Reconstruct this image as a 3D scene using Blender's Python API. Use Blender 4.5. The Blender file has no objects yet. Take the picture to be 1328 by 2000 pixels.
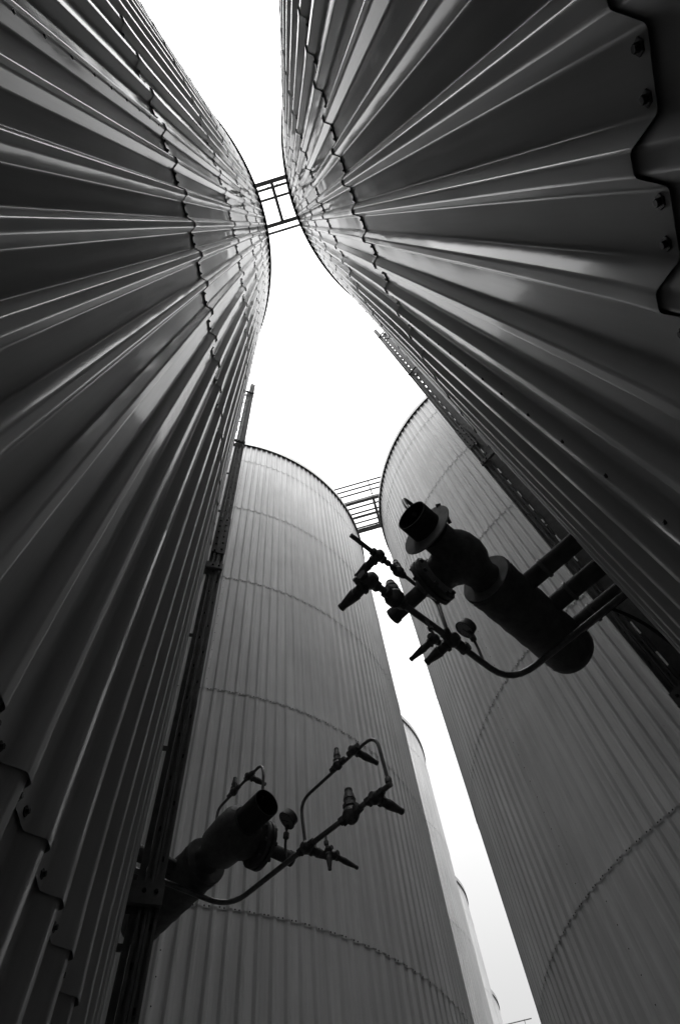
import bpy, bmesh, math, random
from mathutils import Vector, Matrix
random.seed(7)
D = bpy.data
scene = bpy.context.scene
R_ = math.radians

# ------------------------------------------------------------------ camera, sky, sun, exposure
CZ = 1.6                                    # eye height; heights measured from the lens get + CZ
cam_data = D.cameras.new('camera')
cam = D.objects.new('camera', cam_data)
scene.collection.objects.link(cam)
cam_data.sensor_fit = 'VERTICAL'
cam_data.sensor_height = 36.0
cam_data.sensor_width = 24.0
cam_data.lens = 1172.8 / 2000 * 36.0
cam_data.clip_start = 0.02
cam_data.clip_end = 3000
e1 = (0.99662186, 0.03554903, -0.07403465)
e2 = (0.0, -0.90146417, -0.43285372)
e3 = (-0.08212712, 0.43139148, -0.8984189)
cam.matrix_world = Matrix(((*e1, 0), (*e2, 0), (*e3, CZ), (0, 0, 0, 1)))
scene.camera = cam

SUN_EL, SUN_AZ = R_(50), R_(-92)            # a veiled sun high over the lane between the rows
world = D.worlds.new('World')
scene.world = world
world.use_nodes = True
nt = world.node_tree
nt.nodes.clear()
out = nt.nodes.new('ShaderNodeOutputWorld')
bg = nt.nodes.new('ShaderNodeBackground')
sky = nt.nodes.new('ShaderNodeTexSky')
sky.sky_type = 'NISHITA'
sky.sun_disc = False
sky.sun_elevation = SUN_EL
sky.sun_rotation = R_(90) - SUN_AZ
grey = nt.nodes.new('ShaderNodeRGBToBW')
nt.links.new(sky.outputs[0], grey.inputs[0])
tc = nt.nodes.new('ShaderNodeTexCoord')
sep = nt.nodes.new('ShaderNodeSeparateXYZ')
nt.links.new(tc.outputs['Generated'], sep.inputs[0])
def wm(op, a, b, c=None):
    n = nt.nodes.new('ShaderNodeMath'); n.operation = op
    for i, v in enumerate((a, b, c)):
        if v is None: continue
        if isinstance(v, (int, float)): n.inputs[i].default_value = v
        else: nt.links.new(v, n.inputs[i])
    return n.outputs[0]
# overcast with the veiled sun high up: dim at the horizon, brightest overhead
up = wm('MAXIMUM', sep.outputs['Z'], 0.0)
lum = wm('MULTIPLY_ADD', wm('POWER', up, 4.0), 12.0, wm('MULTIPLY_ADD', up, 4.0, 2.0))
cn = nt.nodes.new('ShaderNodeTexNoise'); cn.inputs['Scale'].default_value = 2.2; cn.inputs['Detail'].default_value = 4
nt.links.new(tc.outputs['Generated'], cn.inputs['Vector'])
lum = wm('MULTIPLY', lum, wm('MULTIPLY_ADD', cn.outputs['Fac'], 0.12, 0.94))
nt.links.new(wm('MULTIPLY_ADD', grey.outputs[0], 0.12, lum), bg.inputs['Color'])
bg.inputs['Strength'].default_value = 0.10
nt.links.new(bg.outputs[0], out.inputs[0])

sun_d = D.lights.new('sun', 'SUN')
sun_d.energy = 1.5
sun_d.angle = R_(60)
sun_d.color = (1, 1, 1)
sun = D.objects.new('sun', sun_d)
scene.collection.objects.link(sun)
sv = Vector((math.cos(SUN_EL) * math.cos(SUN_AZ), math.cos(SUN_EL) * math.sin(SUN_AZ), math.sin(SUN_EL)))
sun.rotation_euler = sv.to_track_quat('Z', 'Y').to_euler()
sun.location = (0, 0, 60)

scene.view_settings.view_transform = 'Standard'
scene.view_settings.look = 'None'
scene.view_settings.exposure = 0.88
scene.view_settings.gamma = 1.0

# ------------------------------------------------------------------ materials
def new_mat(name, base, rough, metal=0.0, spec=0.5, coat=0.0, coat_rough=0.05):
    m = D.materials.new(name)
    m.use_nodes = True
    b = m.node_tree.nodes['Principled BSDF']
    b.inputs['Base Color'].default_value = (base, base, base, 1)
    b.inputs['Roughness'].default_value = rough
    b.inputs['Metallic'].default_value = metal
    b.inputs['Specular IOR Level'].default_value = spec
    b.inputs['Coat Weight'].default_value = coat
    b.inputs['Coat Roughness'].default_value = coat_rough
    return m, b

def math_node(nt, op, a, b=None):
    n = nt.nodes.new('ShaderNodeMath'); n.operation = op
    for i, v in enumerate((a, b)):
        if v is None: continue
        if isinstance(v, (int, float)): n.inputs[i].default_value = v
        else: nt.links.new(v, n.inputs[i])
    return n.outputs[0]

def noise(nt, coord, scale, detail=3, rough=.5, sc=None):
    if sc:
        mp = nt.nodes.new('ShaderNodeMapping'); mp.inputs['Scale'].default_value = sc
        nt.links.new(coord, mp.inputs['Vector']); coord = mp.outputs[0]
    n = nt.nodes.new('ShaderNodeTexNoise')
    n.inputs['Scale'].default_value = scale
    n.inputs['Detail'].default_value = detail
    n.inputs['Roughness'].default_value = rough
    nt.links.new(coord, n.inputs['Vector'])
    return n.outputs['Fac']

def ramp(nt, fac, p0, v0, p1, v1):
    n = nt.nodes.new('ShaderNodeMapRange')
    n.inputs['From Min'].default_value = p0; n.inputs['From Max'].default_value = p1
    n.inputs['To Min'].default_value = v0; n.inputs['To Max'].default_value = v1
    nt.links.new(fac, n.inputs['Value'])
    return n.outputs[0]

def make_sheet_material(name, albedo, coat, spec):
    m, b = new_mat(name, 0.4, 0.6, 0.0, spec, coat, 0.06)
    t = m.node_tree
    co = t.nodes.new('ShaderNodeTexCoord').outputs['Object']
    streak = noise(t, co, 9.0, 5, .65, (1, 1, .04))          # dust washed down the sheet
    patch = noise(t, co, .7, 4, .6)
    base = math_node(t, 'MULTIPLY', ramp(t, streak, .3, .84, .7, 1.10), ramp(t, patch, .3, .92, .7, 1.06))
    vor = t.nodes.new('ShaderNodeTexVoronoi')                # specks of dirt and insects
    vor.inputs['Scale'].default_value = 3.2
    t.links.new(co, vor.inputs['Vector'])
    spk = ramp(t, vor.outputs['Distance'], .012, .35, .022, 1.0)
    base = math_node(t, 'MULTIPLY', math_node(t, 'MULTIPLY', base, spk), albedo)
    comb = t.nodes.new('ShaderNodeCombineColor')
    for i in range(3): t.links.new(base, comb.inputs[i])
    t.links.new(comb.outputs[0], b.inputs['Base Color'])
    rg = ramp(t, patch, .3, .05, .7, .13)
    t.links.new(rg, b.inputs['Coat Roughness'])
    bump = t.nodes.new('ShaderNodeBump')
    bump.inputs['Strength'].default_value = 1.0
    bump.inputs['Distance'].default_value = 0.012
    w1 = noise(t, co, 2.2, 2, .45, (1, 1, .35))              # the flats buckle a little between the ribs
    w2 = noise(t, co, 9.0, 3, .5, (1, 1, .5))
    t.links.new(math_node(t, 'ADD', w1, math_node(t, 'MULTIPLY', w2, .06)), bump.inputs['Height'])
    t.links.new(bump.outputs[0], b.inputs['Normal']); t.links.new(bump.outputs[0], b.inputs['Coat Normal'])
    return m
M_sheet = make_sheet_material('glossy_painted_sheet', 0.53, 0.30, 0.25)
M_matte = make_sheet_material('lit_matte_sheet', 0.62, 0.0, 0.12)  # copy of the sheet without gloss, colour lightened for the brighter-lit silos
M_trim, _ = new_mat('painted_flashing', 0.36, 0.35)
M_dark, _ = new_mat('black_parts_and_shade', 0.02, 0.8)
M_screw, _ = new_mat('screw_dark', 0.03, 0.5)

def textured(name, lo, hi, scale, rough, metal=0., spec=.5, bump=.002):
    m, b = new_mat(name, lo, rough, metal, spec)
    t = m.node_tree
    co = t.nodes.new('ShaderNodeTexCoord').outputs['Object']
    n = noise(t, co, scale, 6, .65)
    v = ramp(t, n, .3, lo, .7, hi)
    comb = t.nodes.new('ShaderNodeCombineColor')
    for i in range(3): t.links.new(v, comb.inputs[i])
    t.links.new(comb.outputs[0], b.inputs['Base Color'])
    bp = t.nodes.new('ShaderNodeBump'); bp.inputs['Distance'].default_value = bump
    t.links.new(n, bp.inputs['Height']); t.links.new(bp.outputs[0], b.inputs['Normal'])
    return m
M_galv = textured('galvanised_steel', .10, .17, 9, .5, .4)
M_rail = textured('weathered_steel_rail', .12, .2, 12, .45, .3)
M_drum = textured('wrapped_insulation', .06, .12, 14, .7, 0, .4, .006)
M_iron = textured('cast_iron_paint', .05, .11, 25, .5, 0, .5, .004)
M_tube = textured('steel_tube', .12, .2, 30, .3, .6)
M_zinc = textured('zinc_disc', .16, .30, 10, .6, .2)
M_dial = textured('dial_face', .25, .32, 40, .3)
M_beam = textured('grey_beam', .09, .14, 4, .55)
M_roof = textured('silo_roof_sheet', .25, .35, 2, .5)
M_ground = textured('dark_gravel', .035, .06, 3, .95, 0, .2, .02)
M_conc = textured('concrete_plinth', .14, .22, 2, .9, 0, .2)

# ------------------------------------------------------------------ object helpers
def link(o): scene.collection.objects.link(o)
def tag(o, label=None, cat=None, group=None, kind=None):
    if label: o['label'] = label
    if cat: o['category'] = cat
    if group: o['group'] = group
    if kind: o['kind'] = kind
    return o
def empty(name, loc=(0, 0, 0), rz=0.0):
    o = D.objects.new(name, None); link(o)
    o.location = loc; o.rotation_euler = (0, 0, rz); o.empty_display_size = .3
    return o
def mesh_obj(name, me, mat, parent=None, smooth=None):
    if mat: me.materials.append(mat)
    o = D.objects.new(name, me); link(o)
    if parent: o.parent = parent
    return o

class MB:
    """collects shapes in one bmesh, with an optional mirror of the y axis"""
    def __init__(s, sy=1): s.bm = bmesh.new(); s.sy = sy; s.mi = 0
    def p(s, v): return Vector((v[0], v[1] * s.sy, v[2]))
    def box(s, c, size, ax=None):
        c = Vector(c); h = Vector(size) / 2
        ax = ax or (Vector((1, 0, 0)), Vector((0, 1, 0)), Vector((0, 0, 1)))
        vs = [s.bm.verts.new(s.p(c + ax[0] * (i * h.x) + ax[1] * (j * h.y) + ax[2] * (k * h.z)))
              for i in (-1, 1) for j in (-1, 1) for k in (-1, 1)]
        for f in ((0, 1, 3, 2), (4, 6, 7, 5), (0, 4, 5, 1), (2, 3, 7, 6), (0, 2, 6, 4), (1, 5, 7, 3)):
            s.bm.faces.new([vs[i] for i in f]).material_index = s.mi
    def bar(s, a, b, w, h, up=(0, 0, 1)):
        a = Vector(a); b = Vector(b); d = b - a; L = d.length; d.normalize()
        up = Vector(up)
        side = d.cross(up)
        if side.length < 1e-4: side = d.cross(Vector((1, 0, 0)))
        side.normalize(); u = side.cross(d)
        s.box((a + b) / 2, (L, w, h), (d, side, u))
    def rings(s, rings, cap=(True, True), closed=False):
        vv = [[s.bm.verts.new(s.p(v)) for v in r] for r in rings]
        n = len(vv[0])
        for a, b in zip(vv, vv[1:] + ([vv[0]] if closed else [])):
            for i in range(n):
                f = s.bm.faces.new((a[i], a[(i + 1) % n], b[(i + 1) % n], b[i])); f.smooth = True; f.material_index = s.mi
        if cap[0] and not closed: s.bm.faces.new(vv[0]).material_index = s.mi
        if cap[1] and not closed: s.bm.faces.new(vv[-1]).material_index = s.mi
    def lathe(s, o, d, prof, n=24, cap=(True, True)):
        """prof = [(distance along d, radius)]"""
        o = Vector(o); d = Vector(d).normalized()
        u = d.orthogonal().normalized(); w = d.cross(u)
        rr = []
        for i, (t, r) in enumerate(prof):
            rr.append([o + d * t + (u * math.cos(k * 2 * math.pi / n) + w * math.sin(k * 2 * math.pi / n)) * max(r, .0004) for k in range(n)])
        s.rings(rr, cap)
        # flat shoulders stay crisp: duplicate nothing, edge split by angle in build()
    def tube(s, pts, r, bend=.06, n=12, cap=(True, True), rad=None):
        P = [Vector(p) for p in pts]
        path = [P[0]]
        for i in range(1, len(P) - 1):
            a, b, c = P[i - 1], P[i], P[i + 1]
            k = min(bend, (a - b).length * .48, (c - b).length * .48)
            q0 = b + (a - b).normalized() * k; q1 = b + (c - b).normalized() * k
            for j in range(7):
                t = j / 6
                path.append(q0 * (1 - t) ** 2 + b * 2 * t * (1 - t) + q1 * t * t)
        path.append(P[-1])
        rr = []; d0 = (path[1] - path[0]).normalized(); u = d0.orthogonal().normalized()
        for i, q in enumerate(path):
            if i == 0: d = path[1] - path[0]
            elif i == len(path) - 1: d = path[-1] - path[-2]
            else: d = path[i + 1] - path[i - 1]
            d.normalize()
            u = (u - d * u.dot(d)).normalized(); w = d.cross(u)
            rr.append([q + (u * math.cos(k * 2 * math.pi / n) + w * math.sin(k * 2 * math.pi / n)) * r for k in range(n)])
        s.rings(rr, cap)
    def build(s, name, mat, parent=None, mat2=None):
        bmesh.ops.recalc_face_normals(s.bm, faces=s.bm.faces)
        for e in s.bm.edges:
            if len(e.link_faces) == 2 and e.calc_face_angle(0) > .6: e.smooth = False
        me = D.meshes.new(name); s.bm.to_mesh(me); s.bm.free()
        o = mesh_obj(name, me, mat, parent)
        if mat2: me.materials.append(mat2)
        return o

def copy_tree(o, parent=None):
    c = o.copy(); link(c)
    if parent: c.parent = parent
    for ch in list(o.children): copy_tree(ch, c)
    return c

# ------------------------------------------------------------------ ground
mb = MB(); mb.box((0, 40, -.05), (600, 600, .1))
g = mb.build('ground', M_ground); tag(g, kind='structure')

# ------------------------------------------------------------------ silos
H = 23.40                                   # rim above the lens
RC, RP = 6.250, 6.202                       # crest and pan radius of the cladding
NR = 186                                    # ribs round the tank
PER = 360 / NR
SEAMS = [.0405, .2165, .391, .564, .742, .919]
def profile():
    """one period of the sheet, degrees from the crest centre and radius, corners rounded"""
    h = .165; s = .30
    key = [(-h - s, RP), (-h, RC), (h, RC), (h + s, RP)]
    pts = []
    rd = math.radians(1) * RC
    def rnd(a, b, c, k):
        ax, bx, cx = [(p[0] * rd, p[1]) for p in (a, b, c)]
        la = math.hypot(ax[0] - bx[0], ax[1] - bx[1]); lc = math.hypot(cx[0] - bx[0], cx[1] - bx[1])
        q0 = [bx[i] + (ax[i] - bx[i]) * k / la for i in (0, 1)]; q1 = [bx[i] + (cx[i] - bx[i]) * k / lc for i in (0, 1)]
        for t in (0, .33, .67, 1):
            pts.append(tuple(q0[i] * (1 - t) ** 2 + bx[i] * 2 * t * (1 - t) + q1[i] * t * t for i in (0, 1)))
    prev = (-PER + h + s, RP); nxt = (PER - h - s, RP)
    seq = [prev] + key + [nxt]
    for i in range(1, 5): rnd(seq[i - 1], seq[i], seq[i + 1], .008)
    pts.append((PER / 2 * rd, RP))
    return [(x / rd, r) for x, r in pts]
PROF = profile()
def tier_mesh(z0, z1, first=False):
    rows = []
    L = z1 - z0
    # inner return, lip, then flare easing to the plain sheet, top tucked behind the next one
    for (dz, off) in ((.06, .0075), (0, .0092), (0, .0105), (.05, .0095), (.15, .0060), (.45, .002), (min(1.2, L * .5), .0), (L - .5 if L > 2 else L * .7, .0), (L + .09, -.001)):
        rows.append((z0 + dz, off))
    rnd = random.Random(int(z0 * 100))
    lip = [rnd.gauss(0, .0012) for _ in range(NR)]
    lift = [rnd.gauss(0, .0012) for _ in range(NR)]
    verts = []
    npp = len(PROF)
    for ri, (z, off) in enumerate(rows):
        for k in range(NR):
            for j, (a, r) in enumerate(PROF):
                th = math.radians(k * PER + a)
                o = off
                if 1 <= ri <= 4 or ri == 0: o += lip[k] * (.6 if ri else .3)
                rr = r + o
                zz = z + (lift[k] if ri < 3 else 0)
                verts.append((rr * math.cos(th), rr * math.sin(th), zz))
    n = NR * npp
    faces = []
    for ri in range(len(rows) - 1):
        b0 = ri * n; b1 = b0 + n
        for i in range(n):
            j = (i + 1) % n
            faces.append((b0 + i, b0 + j, b1 + j, b1 + i))
    return verts, faces

def build_silo():
    root = empty('silo')
    zs = [.25] + [CZ + s * H for s in SEAMS] + [CZ + H]
    cols = [[.21 + 31 * k * PER for k in range(6)], [.21 + (31 * k - 2) * PER for k in range(6)]]
    for i in range(len(zs) - 1):
        top = zs[i + 1] if i < len(zs) - 2 else zs[i + 1] - .20
        verts, faces = tier_mesh(zs[i], top)
        nsheet = len(faces)
        def screw(th, r, z, rw=.0125, rh=.0065, hh=.007):
            ct, st = math.cos(th), math.sin(th)
            c = Vector((r * ct, r * st, z)); n = Vector((ct, st, 0)); t = Vector((-st, ct, 0)); u = Vector((0, 0, 1))
            for (ra, d0, d1) in ((rw, 0, .003), (rh, .003, .003 + hh)):
                b = len(verts)
                for d in (d0, d1):
                    for k in range(6):
                        a = k * math.pi / 3
                        verts.append(tuple(c + n * d + t * ra * math.cos(a) + u * ra * math.sin(a)))
                for k in range(6): faces.append((b + k, b + (k + 1) % 6, b + 6 + (k + 1) % 6, b + 6 + k))
                faces.append(tuple(b + 6 + k for k in range(6)))
        if i:                                    # two washered screws in every pan just above the lap
            for k in range(NR):
                for a in (-.30, .28):
                    screw(math.radians((k + .5) * PER + a + random.gauss(0, .03)), RP + .010, zs[i] + .024 + random.gauss(0, .004))
        for a in cols[(i + 1) % 2]:              # rivets down a crest flank where two sheets meet
            z = zs[i] + .25
            while z < zs[i + 1] - .1:
                screw(math.radians(a), RC - .004, z + random.gauss(0, .01), .009, .006, .004)
                z += .30
        me = D.meshes.new('cladding_course')
        me.from_pydata(verts, [], faces); me.update()
        nf = len(faces)
        me.polygons.foreach_set('use_smooth', [q < nsheet for q in range(nf)])
        o = mesh_obj('cladding_course', me, M_sheet, root)
        me.materials.append(M_screw)
        me.polygons.foreach_set('material_index', [0 if q < nsheet else 1 for q in range(nf)])
        wn = o.modifiers.new('weighted_normal', 'WEIGHTED_NORMAL'); wn.weight = 100; wn.keep_sharp = True
    # eaves: near-black strip painting in the shadow gap, fascia ring and low roof
    def ring(name, prof, mat, n=360):
        vs = []; fs = []
        m = len(prof)
        for k in range(n):
            th = 2 * math.pi * k / n
            for (r, z) in prof: vs.append((r * math.cos(th), r * math.sin(th), z))
        for k in range(n):
            k2 = (k + 1) % n
            for j in range(m - 1): fs.append((k * m + j, k2 * m + j, k2 * m + j + 1, k * m + j + 1))
        me = D.meshes.new(name); me.from_pydata(vs, [], fs); me.update()
        return mesh_obj(name, me, mat, root)
    zt = CZ + H
    ring('shadow_gap_strip', [(6.12, zt - .22), (RC + .028, zt - .22), (RC + .058, zt - .285)], M_dark)
    ring('eave_flashing', [(RC + .059, zt - .29), (RC + .063, zt - .29), (RC + .060, zt - .01), (RC + .02, zt + .01), (RC - .3, zt + .06)], M_trim)
    ring('roof', [(RC - .29, zt + .055), (3, zt + .75), (0.01, zt + 1.35)], M_roof)
    ring('plinth', [(6.0, 0), (6.12, 0), (6.12, .35), (5.9, .36)], M_conc)
    return root

V = Vector((3.607, 13.13, 0))
cA, cB = Vector((-6.836, 1.071, 0)), Vector((6.276, -2.514, 0))
cC, cD = Vector((-3.271, 14.140, 0)), Vector((9.893, 10.631, 0))
silos = [
    (cA, -15.65, 'ribbed metal silo filling the left side, carrying the steel rail beside the pale silo'),
    (cB, 149.35, 'ribbed metal silo filling the right side, with three stub pipes leaving it at mid height'),
    (cC, -77.0, 'pale ribbed silo behind the lower valve assembly, at the left end of the railed bridge'),
    (cD, -159.2, 'pale ribbed silo behind the pipe drum, at the right end of the railed bridge'),
    (cC + V, 3.0, 'silo peeping out past the pale left silo, nearest and tallest beyond it'),
    (cC + 2 * V, 17.0, 'distant silo of the left row, its rounded top between a taller and a lower one'),
    (cC + 3 * V, 31.0, 'farthest silo of the left row, its small rounded top lowest beside the strip of sky'),
    (cA - V, 40.0, 'unseen silo added behind the viewer to shade the lane, left side'),  # out-of-view pair added to block light from the lane
    (cB - V, 80.0, 'unseen silo added behind the viewer to shade the lane, right side'),
]
proto = build_silo()
for i, (c, rot, label) in enumerate(silos):
    o = proto if i == 0 else copy_tree(proto)
    o.location = (c.x, c.y, .03 if i == 1 else 0); o.rotation_euler = (0, 0, R_(rot))
    if 2 <= i <= 6:                              # same paint beyond, matt, with albedo raised to pass for stronger light
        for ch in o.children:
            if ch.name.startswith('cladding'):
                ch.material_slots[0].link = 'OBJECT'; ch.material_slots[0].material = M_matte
    tag(o, label, 'silo', 'ribbed metal silos standing in two rows')

# ------------------------------------------------------------------ steel rails up the two near silos
def make_rail(c, theta, ro, sy, zt, brackets, plate, label, lattice):
    root = empty('support_rail', (c.x, c.y, 0), R_(theta))     # local x = straight out from the wall
    tag(root, label, 'steel rail', 'slotted steel rails bolted up the silo walls')
    zt += CZ; zm = zt / 2 + .1; zh = zt - .2
    # ro = radius of the outer edge; y < 0 is the flank that faces the lane
    st = MB(sy)                                                 # strut: two lipped channels side by side
    st.box((ro - .046, .020, zm), (.092, .003, zh))
    for x0 in (ro - .0455, ro - .092):
        st.box((x0 + .002, -.001, zm), (.003, .040, zh)); st.box((x0 + .0435, -.001, zm), (.003, .040, zh))
        st.box((x0 + .0085, -.0225, zm), (.012, .003, zh)); st.box((x0 + .0375, -.0225, zm), (.012, .003, zh))
        st.box((x0 + .022, .010, zm), (.038, .003, zh))
    st.mi = 1
    z = .4
    while z < zt - .1:
        st.box((ro - .024, .0075, z), (.009, .003, .026))
        st.box((ro - .070, .0075, z + .16), (.009, .003, .026))
        z += .32
    st.build('strut', M_rail, root, M_dark)
    tr = MB(sy)                                                 # edge of the cable tray beside the wall
    zb = zt - (1.15 if lattice else .5)
    xs = ro - .093                                              # wall side of the strut
    tr.box((xs - .018, .012, zb / 2 + .1), (.004, .022, zb - .2))
    w_ = .125 if lattice else xs - .020 - 6.272
    tr.box((xs - .020 - w_ / 2, .014, zb / 2 + .1), (w_, .004, zb - .2))
    z = .4
    while z < zb:
        tr.box((xs - .008, .012, z), (.016, .0035, .19 if lattice else .34)); z += .33
    z = 1.0
    while z < zb:                                               # stand-offs back to the wall
        tr.box(((6.21 + xs) / 2, .030, z), (xs - 6.21, .012, .03)); z += 1.1
    if lattice:
        tr.bar((6.22, .0, zt - 1.55), (xs, .0, zt - 1.0), .010, .018, (0, 1, 0))
        tr.bar((6.22, .004, zt - 2.2), (xs, .004, zt - 1.7), .010, .018, (0, 1, 0))
    tr.build('cable_tray_edge', M_rail, root)
    for z in brackets:
        br = MB(sy)
        br.box(((6.19 + ro) / 2, -.034, CZ + z), (ro - 6.19 + .012, .005, .115))
        br.box(((6.19 + ro) / 2, -.046, CZ + z - .0555), (ro - 6.19 + .012, .0195, .005))
        br.box(((6.19 + ro) / 2, .034, CZ + z), (ro - 6.19 + .012, .005, .115))
        b = br.build('bracket', M_rail, root)
        for x in (ro - .085, ro - .030):
            bo = MB(sy); bo.lathe((x, -.0365, CZ + z + .012), (0, -1, 0), [(0, .011), (.003, .011), (.003, .008), (.011, .008)], 6)
            bo.build('bolt', M_dark, b)
    pl = MB(sy); pl.box((ro - .062, -.031, CZ + plate + .34), (.132, .005, .74))
    pl.mi = 1
    for i in range(6):
        for x in (ro - .096, ro - .036):
            pl.lathe((x, -.0335, CZ + plate + i * .125 + (.04 if x > ro - .05 else 0) ), (0, -1, 0), [(0, .009), (.006, .009)], 8)
    pl.build('splice_plate', M_galv, root, M_dark)
    return root
make_rail(cA, 16, 6.398, 1, 11.75, (1.80, 4.75, 8.20, 10.95), 5.03, 'slotted steel rail with a bolted plate up the edge of the left silo', False)
make_rail(cB, 128, 6.512, -1, 16.60, (2.60, 6.56, 11.29, 15.39), 7.12, 'slotted steel rail with a bolted plate up the edge of the right silo', True)

# ------------------------------------------------------------------ bridges
BD = Vector((.965, -.265, 0)).normalized()       # across the lane
BN = Vector((.265, .965, 0)).normalized()        # along the rows
def bridge(label, s0, s1, n0, n1, z, rail0, rail1, mid, stringers, planks=True):
    root = empty('walkway_bridge', tuple(BD * ((s0 + s1) / 2) + BN * ((n0 + n1) / 2) + Vector((0, 0, z))))
    root.rotation_euler = (0, 0, math.atan2(BD.y, BD.x))
    tag(root, label, 'bridge', 'steel walkway bridges between silo roofs')
    hl = (s1 - s0) / 2; hw = (n1 - n0) / 2; m = mid - (s0 + s1) / 2
    for sg in (-1, 1):
        b = MB(); y = sg * (hw - .065)
        b.box((0, y + sg * .06, .09), (2 * hl, .008, .18))
        b.box((0, y, .004), (2 * hl, .125, .008)); b.box((0, y, .176), (2 * hl, .125, .008))
        b.build('side_beam', M_beam, root)
    b = MB(); b.box((m, 0, .05), (.008, 2 * hw - .12, .09)); b.box((m, 0, .006), (.11, 2 * hw - .13, .007))
    b.build('cross_beam', M_beam, root)
    for sx in (-1, 1):
        for sg in (-1, 1):
            b = MB(); b.box((m + sx * .16, sg * (hw - .22), .02), (.05, .04, .012)); b.lathe((m + sx * .16, sg * (hw - .22), -.03), (0, 0, 1), [(0, .012), (.06, .012)], 6)
            b.bar((m + sx * .16, sg * (hw - .22), .01), (m + sx * .11, sg * (hw - .14), .03), .02, .012)
            b.build('clip', M_dark, root)
    for q in stringers:
        b = MB(); b.tube([(-hl, q, .07), (hl, q, .07)], .040, n=8); b.build('stringer', M_beam, root)
    b = MB(); x = -hl + .02                                       # open grating
    while x < hl:
        b.box((x, 0, .13), (.0022, 2 * hw - .13, .028)); x += .034
    y = -hw + .1
    while y < hw - .08:
        b.box((0, y, .138), (2 * hl, .003, .008)); y += .10
    b.build('grating', M_galv, root)
    for yy in (rail0, rail1):
        if yy is None: continue
        y = yy - (n0 + n1) / 2
        rl = empty('railing'); rl.parent = root
        b = MB(); b.box((m, y, .78), (.060, .02, 1.56)); b.box((m + .0, y, .05), (.10, .05, .09)); b.build('post', M_beam, rl)
        for hh in (.5, 1.0, 1.5):
            b = MB(); b.tube([(-hl, y, hh), (hl, y, hh)], .042, n=8); b.build('rail', M_beam, rl)
    return root
bridge('short steel bridge directly overhead between the two near silos', -2.1, 1.9, -1.44, 0.0, CZ + H + .06, None, .157 + .02, -.06, (-.47, -.16))
bridge('railed steel bridge between the two pale silos over the lower strip of sky', -1.3, 2.6, 11.13, 12.70, CZ + H + .06, 11.0, 12.69, .42, (-.45, -.18, .0))
bridge('far walkway with a thin handrail at the foot of the sky strip', -3.2, 1.6, 59.3, 61.3, CZ + H + .06, None, 61.17, 1.0, (-.4, .4))

# ------------------------------------------------------------------ valve assemblies on the near silos
def rounded(prof): return prof
def valve(name, mb_args, p, axis, L, r, root, mat=None):
    """small valve: body, collar nuts and a tapering spindle cap pointing along axis"""
    m = MB(mb_args)
    p = Vector(p); a = Vector(axis).normalized(); r *= 1.15
    m.lathe(p - a * r * 1.5, a, [(0, r * .8), (r * .35, r * 1.1), (r * .8, r * 1.35), (r * 1.5, r * 1.6), (r * 2.3, r * 1.35), (r * 2.6, r * 1.0), (r * 2.9, r * 1.0)], 12)
    side = Vector((1, 0, 0))
    m.lathe(p - side * r * 2.1, side, [(0, r * 1.0), (r * .7, r * 1.0), (r * .7, r * .7), (r * 3.5, r * .7), (r * 3.5, r * 1.0), (r * 4.2, r * 1.0)], 6)
    m.lathe(p + a * r * 1.35, a, [(0, r * 1.35), (r * .7, r * 1.35)], 6)
    b = m.build(name, mat or M_iron, root)
    m = MB(mb_args)
    s = p + a * r * 2.0
    q = L - r * 2.0
    m.lathe(s, a, [(0, r * 1.0), (q * .25, r * 1.02), (q * .28, r * 1.15), (q * .36, r * 1.12), (q * .62, r * .92), (q * .90, r * .66), (q * .91, r * .76), (q, r * .72)], 14)
    m.build('handle', M_iron, b)
    return b

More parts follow.
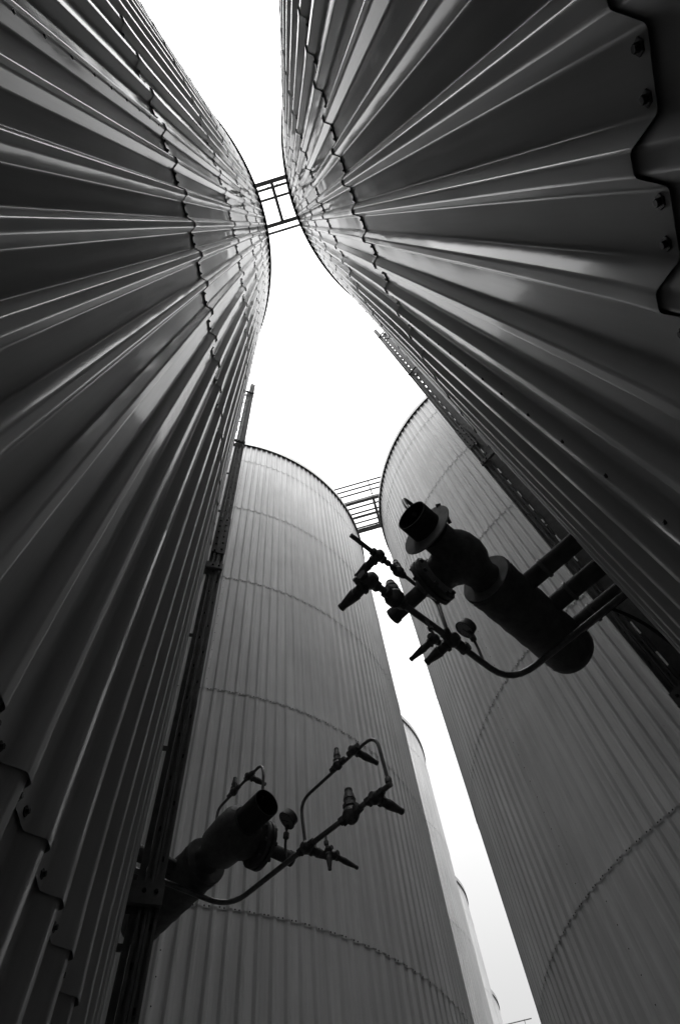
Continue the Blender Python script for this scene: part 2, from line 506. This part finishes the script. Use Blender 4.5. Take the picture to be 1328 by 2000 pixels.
def assembly(origin, phi, sy, label, spec):
    root = empty('relief_valve_assembly', origin, phi)
    K = spec['size']; root.scale = (K, K, K)
    tag(root, label, 'valve assembly', 'relief valve assemblies on the near silos')
    R0 = spec['R']
    # drum with domed far end, band and end plate
    m = MB(sy)
    L = spec['L']
    prof = [(0, R0 - .012), (.004, R0), (.03, R0), (.032, R0 - .004)]
    k = 0
    for i in range(1, 15):
        t = .032 + (L - .032) * i / 15
        prof.append((t, R0 - .004 + .0035 * math.sin(i * 2.3) ))
    prof.append((L, R0 - .004))
    for i in range(1, 9):
        a = i / 8 * math.pi / 2
        prof.append((L + .55 * R0 * math.sin(a), (R0 - .004) * math.cos(a)))
    m.lathe((0, 0, 0), (-1, 0, 0), prof, 48)
    dr = m.build('drum', M_drum, root)
    m = MB(sy); m.lathe((.0015, 0, 0), (1, 0, 0), [(0, R0 - .006), (.004, R0 - .008)], 48); m.build('end_plate', M_zinc if spec['hat'] else M_iron, dr)
    for t in (-.035, -L + .04):
        m = MB(sy); m.lathe((t, 0, 0), (-1, 0, 0), [(0, R0 + .003), (.02, R0 + .003)], 48, (False, False))
        m.box((t - .01, .02, R0 + .010), (.03, .012, .022)); m.build('clamp_band', M_iron, dr)
    # three stub pipes into the silo wall
    for q in spec['stubs']:
        y1 = spec['cy'] + math.sqrt((6.21 / K) ** 2 - (q - spec['cx']) ** 2)
        m = MB(sy)
        r = spec['rs']
        m.lathe((q, -R0 * .5, 0), (0, -1, 0), [(0, r), (.30 - R0 * .5, r), (.30 - R0 * .5, r + .007), (.325 - R0 * .5, r + .007), (.325 - R0 * .5, r + .001), (-y1 - R0 * .5 + .05, r + .001)], 28)
        s_ = m.build('stub_pipe', M_drum, root)
        m = MB(sy); m.lathe((q, -.30, 0), (0, -1, 0), [(0, r + .008), (.006, r + .012), (.020, r + .012), (.026, r + .008)], 28); m.build('collar', M_rail, s_)
    # neck and bulging valve body
    bx = spec['bx']; br = spec['br']
    m = MB(sy)
    m.lathe((.006, 0, 0), (1, 0, 0), [(0, R0 * .60), (.04, R0 * .56), (.075, R0 * .60), (.12, br * .78), (.16, br * .92), (bx - .03, br), (bx + .05, br * .96), (bx + .10, br * .86), (bx + .15, br * .66), (spec['hx'] - .03, .105), (spec['hx'], .105)], 36)
    m.lathe((bx, -br * .3, 0), (0, 1, 0), [(0, br * .95), (br * .5, br * .97), (br * .95, br * .9), (br * 1.15, br * .78), (spec['fy'] - .03, br * .74)], 36)
    m.lathe((bx + .02, 0, -br * .2), (0, 0, 1), [(0, br * .8), (br * .7, br * .85), (br * 1.05, br * .62), (br * 1.18, br * .3), (br * 1.2, 0.01)], 28)
    vb = m.build('valve_body', M_iron, root)
    # bolted flange pair and side outlet
    fy = spec['fy']; fr = spec['fr']
    m = MB(sy)
    m.lathe((bx, fy - .05, 0), (0, 1, 0), [(0, fr * .93), (.006, fr), (.030, fr), (.032, fr * .9), (.042, fr * .9), (.044, fr), (.072, fr), (.076, fr * .93), (.10, fr * .6), (.13, spec['rb'] + .01)], 36)
    for k in range(8):
        a = (k + .5) * math.pi / 4
        m.lathe((bx + math.cos(a) * fr * .84, fy - .068, math.sin(a) * fr * .84), (0, 1, 0), [(0, .015), (.018, .015), (.018, .009), (.095, .009), (.095, .015), (.112, .015)], 6)
    m.build('flange_pair', M_iron, root)
    m = MB(sy); rb = spec['rb']
    m.lathe((bx, fy + .02, 0), (0, 1, 0), [(0, rb), (spec['by'] - fy - .05, rb), (spec['by'] - fy - .05, rb + .006), (spec['by'] - fy - .02, rb + .006), (spec['by'] - fy - .02, rb - .008), (spec['by'] - fy - .12, rb - .010)], 28, (True, True))
    m.build('side_outlet_pipe', M_drum, root)
    # end pipe, open, with the wide disc on one of them
    m = MB(sy); rt = spec['rt']; hx = spec['hx']; tx = spec['tx']
    if spec['hat']:
        m.lathe((hx - .06, 0, 0), (1, 0, 0), [(0, rt), (tx - hx + .06, rt), (tx - hx + .06, rt - .006), (.05, rt - .006), (.049, .01)], 32)
    else:
        m.lathe((bx + .08, 0, 0), (1, 0, 0), [(0, rt), (tx - bx - .08, rt), (tx - bx - .08, rt - .006), (.1, rt - .006), (.099, .01)], 32)
    m.build('end_pipe', M_dark, root)
    if spec['hat']:
        m = MB(sy); m.lathe((hx, 0.005, -.01), (1, .03, .06), [(0, .04), (.0, .183), (.006, .189), (.012, .187), (.014, .10), (.014, .04)], 48)
        h = m.build('rain_disc', M_zinc, root)
        m = MB(sy); m.bar((hx - .05, -.10, .08), (hx + .012, -.14, .13), .03, .03); m.bar((hx - .08, -.12, .02), (hx, -.15, .02), .025, .04); m.build('disc_clamp', M_iron, h)
    # tubing
    for nm, pts, r, bend, mat in spec['tubes']:
        m = MB(sy); m.tube(pts, r, bend); m.build(nm, mat, root)
    for nm, p, a, L_, r in spec['valves']:
        valve(nm, sy, p, a, L_, r, root)
    for p, a, r, l in spec['nuts']:
        m = MB(sy); a = Vector(a).normalized()
        m.lathe(Vector(p) - a * l / 2, a, [(0, r * .93), (l * .1, r), (l * .9, r), (l, r * .93)], 6)
        m.build('union_nut', M_iron, root)
    # pressure gauge
    gp, ga, stem = spec['gauge']
    gp = Vector(gp); ga = Vector(ga).normalized()
    m = MB(sy); m.lathe(gp - ga * .03, ga, [(0, .048), (.005, .063), (.052, .066), (.053, .071), (.064, .071), (.0645, .063), (.058, .062)], 32, (True, True))
    gg = m.build('pressure_gauge', M_iron, root)
    m = MB(sy); m.lathe(gp + ga * .0285, ga, [(0, .061), (.001, .061)], 32); f = m.build('dial', M_dial, gg)
    m = MB(sy)
    u = ga.orthogonal().normalized(); w = ga.cross(u)
    c0 = gp + ga * .0305
    m.bar(c0 - u * .016, c0 + u * .042 + w * .02, .005, .001, ga)
    for k in range(11):
        a = math.radians(-135 + 27 * k); d = u * math.cos(a) + w * math.sin(a)
        m.bar(c0 + d * .045, c0 + d * .055, .003, .001, ga)
    m.build('needle', M_dark, f)
    m = MB(sy); m.tube(stem, .009, .02)
    s0, s1 = Vector(stem[0]), Vector(stem[1]); d = (s1 - s0).normalized()
    m.lathe(s0 + d * .0, d, [(0, .014), (.03, .014)], 6); m.lathe(s0 + d * .05, d, [(0, .012), (.01, .022), (.045, .022), (.055, .012)], 10)
    m.lathe(s0 + d * .09, Vector((d.y + .3, d.x, -.3)), [(-.03, .009), (.03, .009), (.03, .014), (.045, .014)], 8)
    m.build('gauge_cock', M_iron, gg)
    return root

X1 = (1, 0, 0); Y1 = (0, 1, 0); Z1 = (0, 0, 1)
specB = dict(R=.188, L=.925, hat=True, stubs=(-.245, -.527, -.800), rs=.062, size=1.0, cx=-.527, cy=-6.823,
    bx=.26, br=.165, hx=.565, fy=.255, fr=.175, rb=.052, by=.615, rt=.107, tx=.715,
    tubes=[
        ('main_line', [(-.555, -.62, -.3), (-.555, .365, -.3), (.20, .38, -.3), (.80, .40, -.3)], .0215, .22, M_tube),
        ('bypass_line', [(.07, .37, -.29), (.05, .365, .10), (.62, .37, .10)], .013, .07, M_tube),
        ('vent_line', [(.62, .37, .10), (.655, .375, .10), (.86, .378, .10)], .0155, .02, M_tube),
        ('drip_line', [(.30, .375, -.30), (.285, .37, -.33), (.23, .385, -.42)], .009, .02, M_tube),
        ('relief_loop', [(.30, .02, .12), (.40, .03, .46), (.645, .04, .44), (.665, .03, .24), (.66, .0, .08)], .014, .08, M_tube),
        ('drain_hose', [(-.55, -.42, -.27), (-.70, -.52, -.40), (-.95, -.60, -.80), (-1.25, -.62, -1.6), (-1.4, -.66, -3.2)], .011, .2, M_dark),
    ],
    valves=[
        ('lever_valve', (.74, .40, -.30), Y1, .25, .030),
        ('lever_valve', (.617, .372, .10), Y1, .21, .024),
        ('lever_valve', (.03, .375, -.30), Y1, .23, .028),
        ('drain_valve', (.215, .40, -.42), Y1, .20, .018),
        ('bonnet_valve', (.43, .37, .10), Z1, .13, .022),
        ('bonnet_valve', (.54, .39, -.30), Z1, .17, .034),
    ],
    nuts=[((.53, .37, .10), X1, .020, .03), ((.48, .37, .10), X1, .021, .03), ((.38, .37, .10), X1, .02, .03), ((.70, .40, -.3), X1, .032, .04), ((.78, .40, -.3), X1, .032, .03),
          ((.60, .39, -.3), X1, .033, .035), ((.475, .39, -.3), X1, .033, .035), ((.10, .375, -.3), X1, .031, .04), ((-.04, .375, -.3), X1, .033, .045), ((.065, .37, -.24), Z1, .02, .03),
          ((.66, .374, .10), X1, .024, .03), ((.57, .37, .10), X1, .02, .02), ((.79, .45, -.29), Y1, .03, .03), ((-.08, .37, -.3), Y1, .03, .07), ((.255, .378, -.37), Z1, .018, .03)],
    gauge=((-.235, .36, .05), (.35, .62, -.7), [(-.245, .36, .015), (-.262, .36, -.17), (-.265, .365, -.29)]))
specA = dict(R=.172, L=.90, hat=False, stubs=(-.20, -.46, -.72), rs=.055, size=.88, cx=-2.144, cy=-7.352,
    bx=.36, br=.168, hx=.52, fy=.240, fr=.172, rb=.048, by=.53, rt=.100, tx=.75,
    tubes=[
        ('main_line', [(-.10, -.50, -.2), (-.10, .30, -.2), (.60, .345, -.2), (1.56, .43, -.2)], .0190, .20, M_tube),
        ('bypass_line', [(.735, .36, -.20), (.70, .35, .20), (1.56, .36, .20), (1.535, .44, -.20)], .0125, .12, M_tube),
        ('drip_line', [(.93, .38, -.20), (.93, .38, -.30)], .008, .02, M_tube),
        ('relief_loop', [(.10, .0, .10), (.08, .0, .38), (.45, .0, .40), (.66, .0, .40), (.70, .0, .30), (.69, .0, .06)], .011, .07, M_tube),
    ],
    valves=[
        ('lever_valve', (1.345, .335, .20), Y1, .235, .022),
        ('lever_valve', (1.40, .43, -.20), Y1, .25, .027),
        ('lever_valve', (.745, .36, -.20), Y1, .19, .026),
        ('drain_valve', (.925, .45, -.33), (-.06, 1, 0), .22, .016),
        ('drain_nozzle', (.925, .40, -.31), (0, 0, -1), .14, .015),
        ('bonnet_valve', (1.165, .335, .20), Z1, .15, .021),
        ('bonnet_valve', (1.18, .40, -.20), Z1, .20, .034),
        ('bonnet_valve', (.30, .0, .40), Z1, .13, .018),
        ('lever_valve', (.50, .0, .405), Y1, .16, .018),
    ],
    nuts=[((1.30, .335, .20), X1, .022, .035), ((1.10, .335, .2), X1, .02, .03), ((1.23, .335, .2), X1, .02, .03), ((1.35, .41, -.2), X1, .03, .04), ((1.46, .425, -.2), X1, .03, .04),
          ((1.25, .40, -.2), X1, .032, .035), ((1.10, .39, -.2), X1, .032, .035), ((.69, .35, -.2), X1, .029, .04), ((.80, .36, -.2), X1, .029, .04), ((.745, .45, -.2), Y1, .022, .05),
          ((.93, .38, -.27), Z1, .016, .03), ((1.27, .41, -.2), Z1, .022, .03), ((.36, 0, .40), X1, .018, .03), ((.24, 0, .40), X1, .018, .03), ((.55, 0, .4), X1, .018, .03), ((1.54, .43, -.16), Z1, .024, .04)],
    gauge=((.625, .30, .085), (-.35, -.55, -.75), [(.60, .30, .04), (.575, .30, -.10), (.572, .31, -.20)]))
assembly((1.2372, 2.1164, 3.3 + CZ), R_(223), -1, 'black pipe drum with a wide disc on its open end pipe, beside right silo', specB)
assembly((-0.6669, 3.7844, 2.6400 + CZ), R_(-50), 1, 'black pipe drum and looping tubes sticking out past the left silo rail', specA)
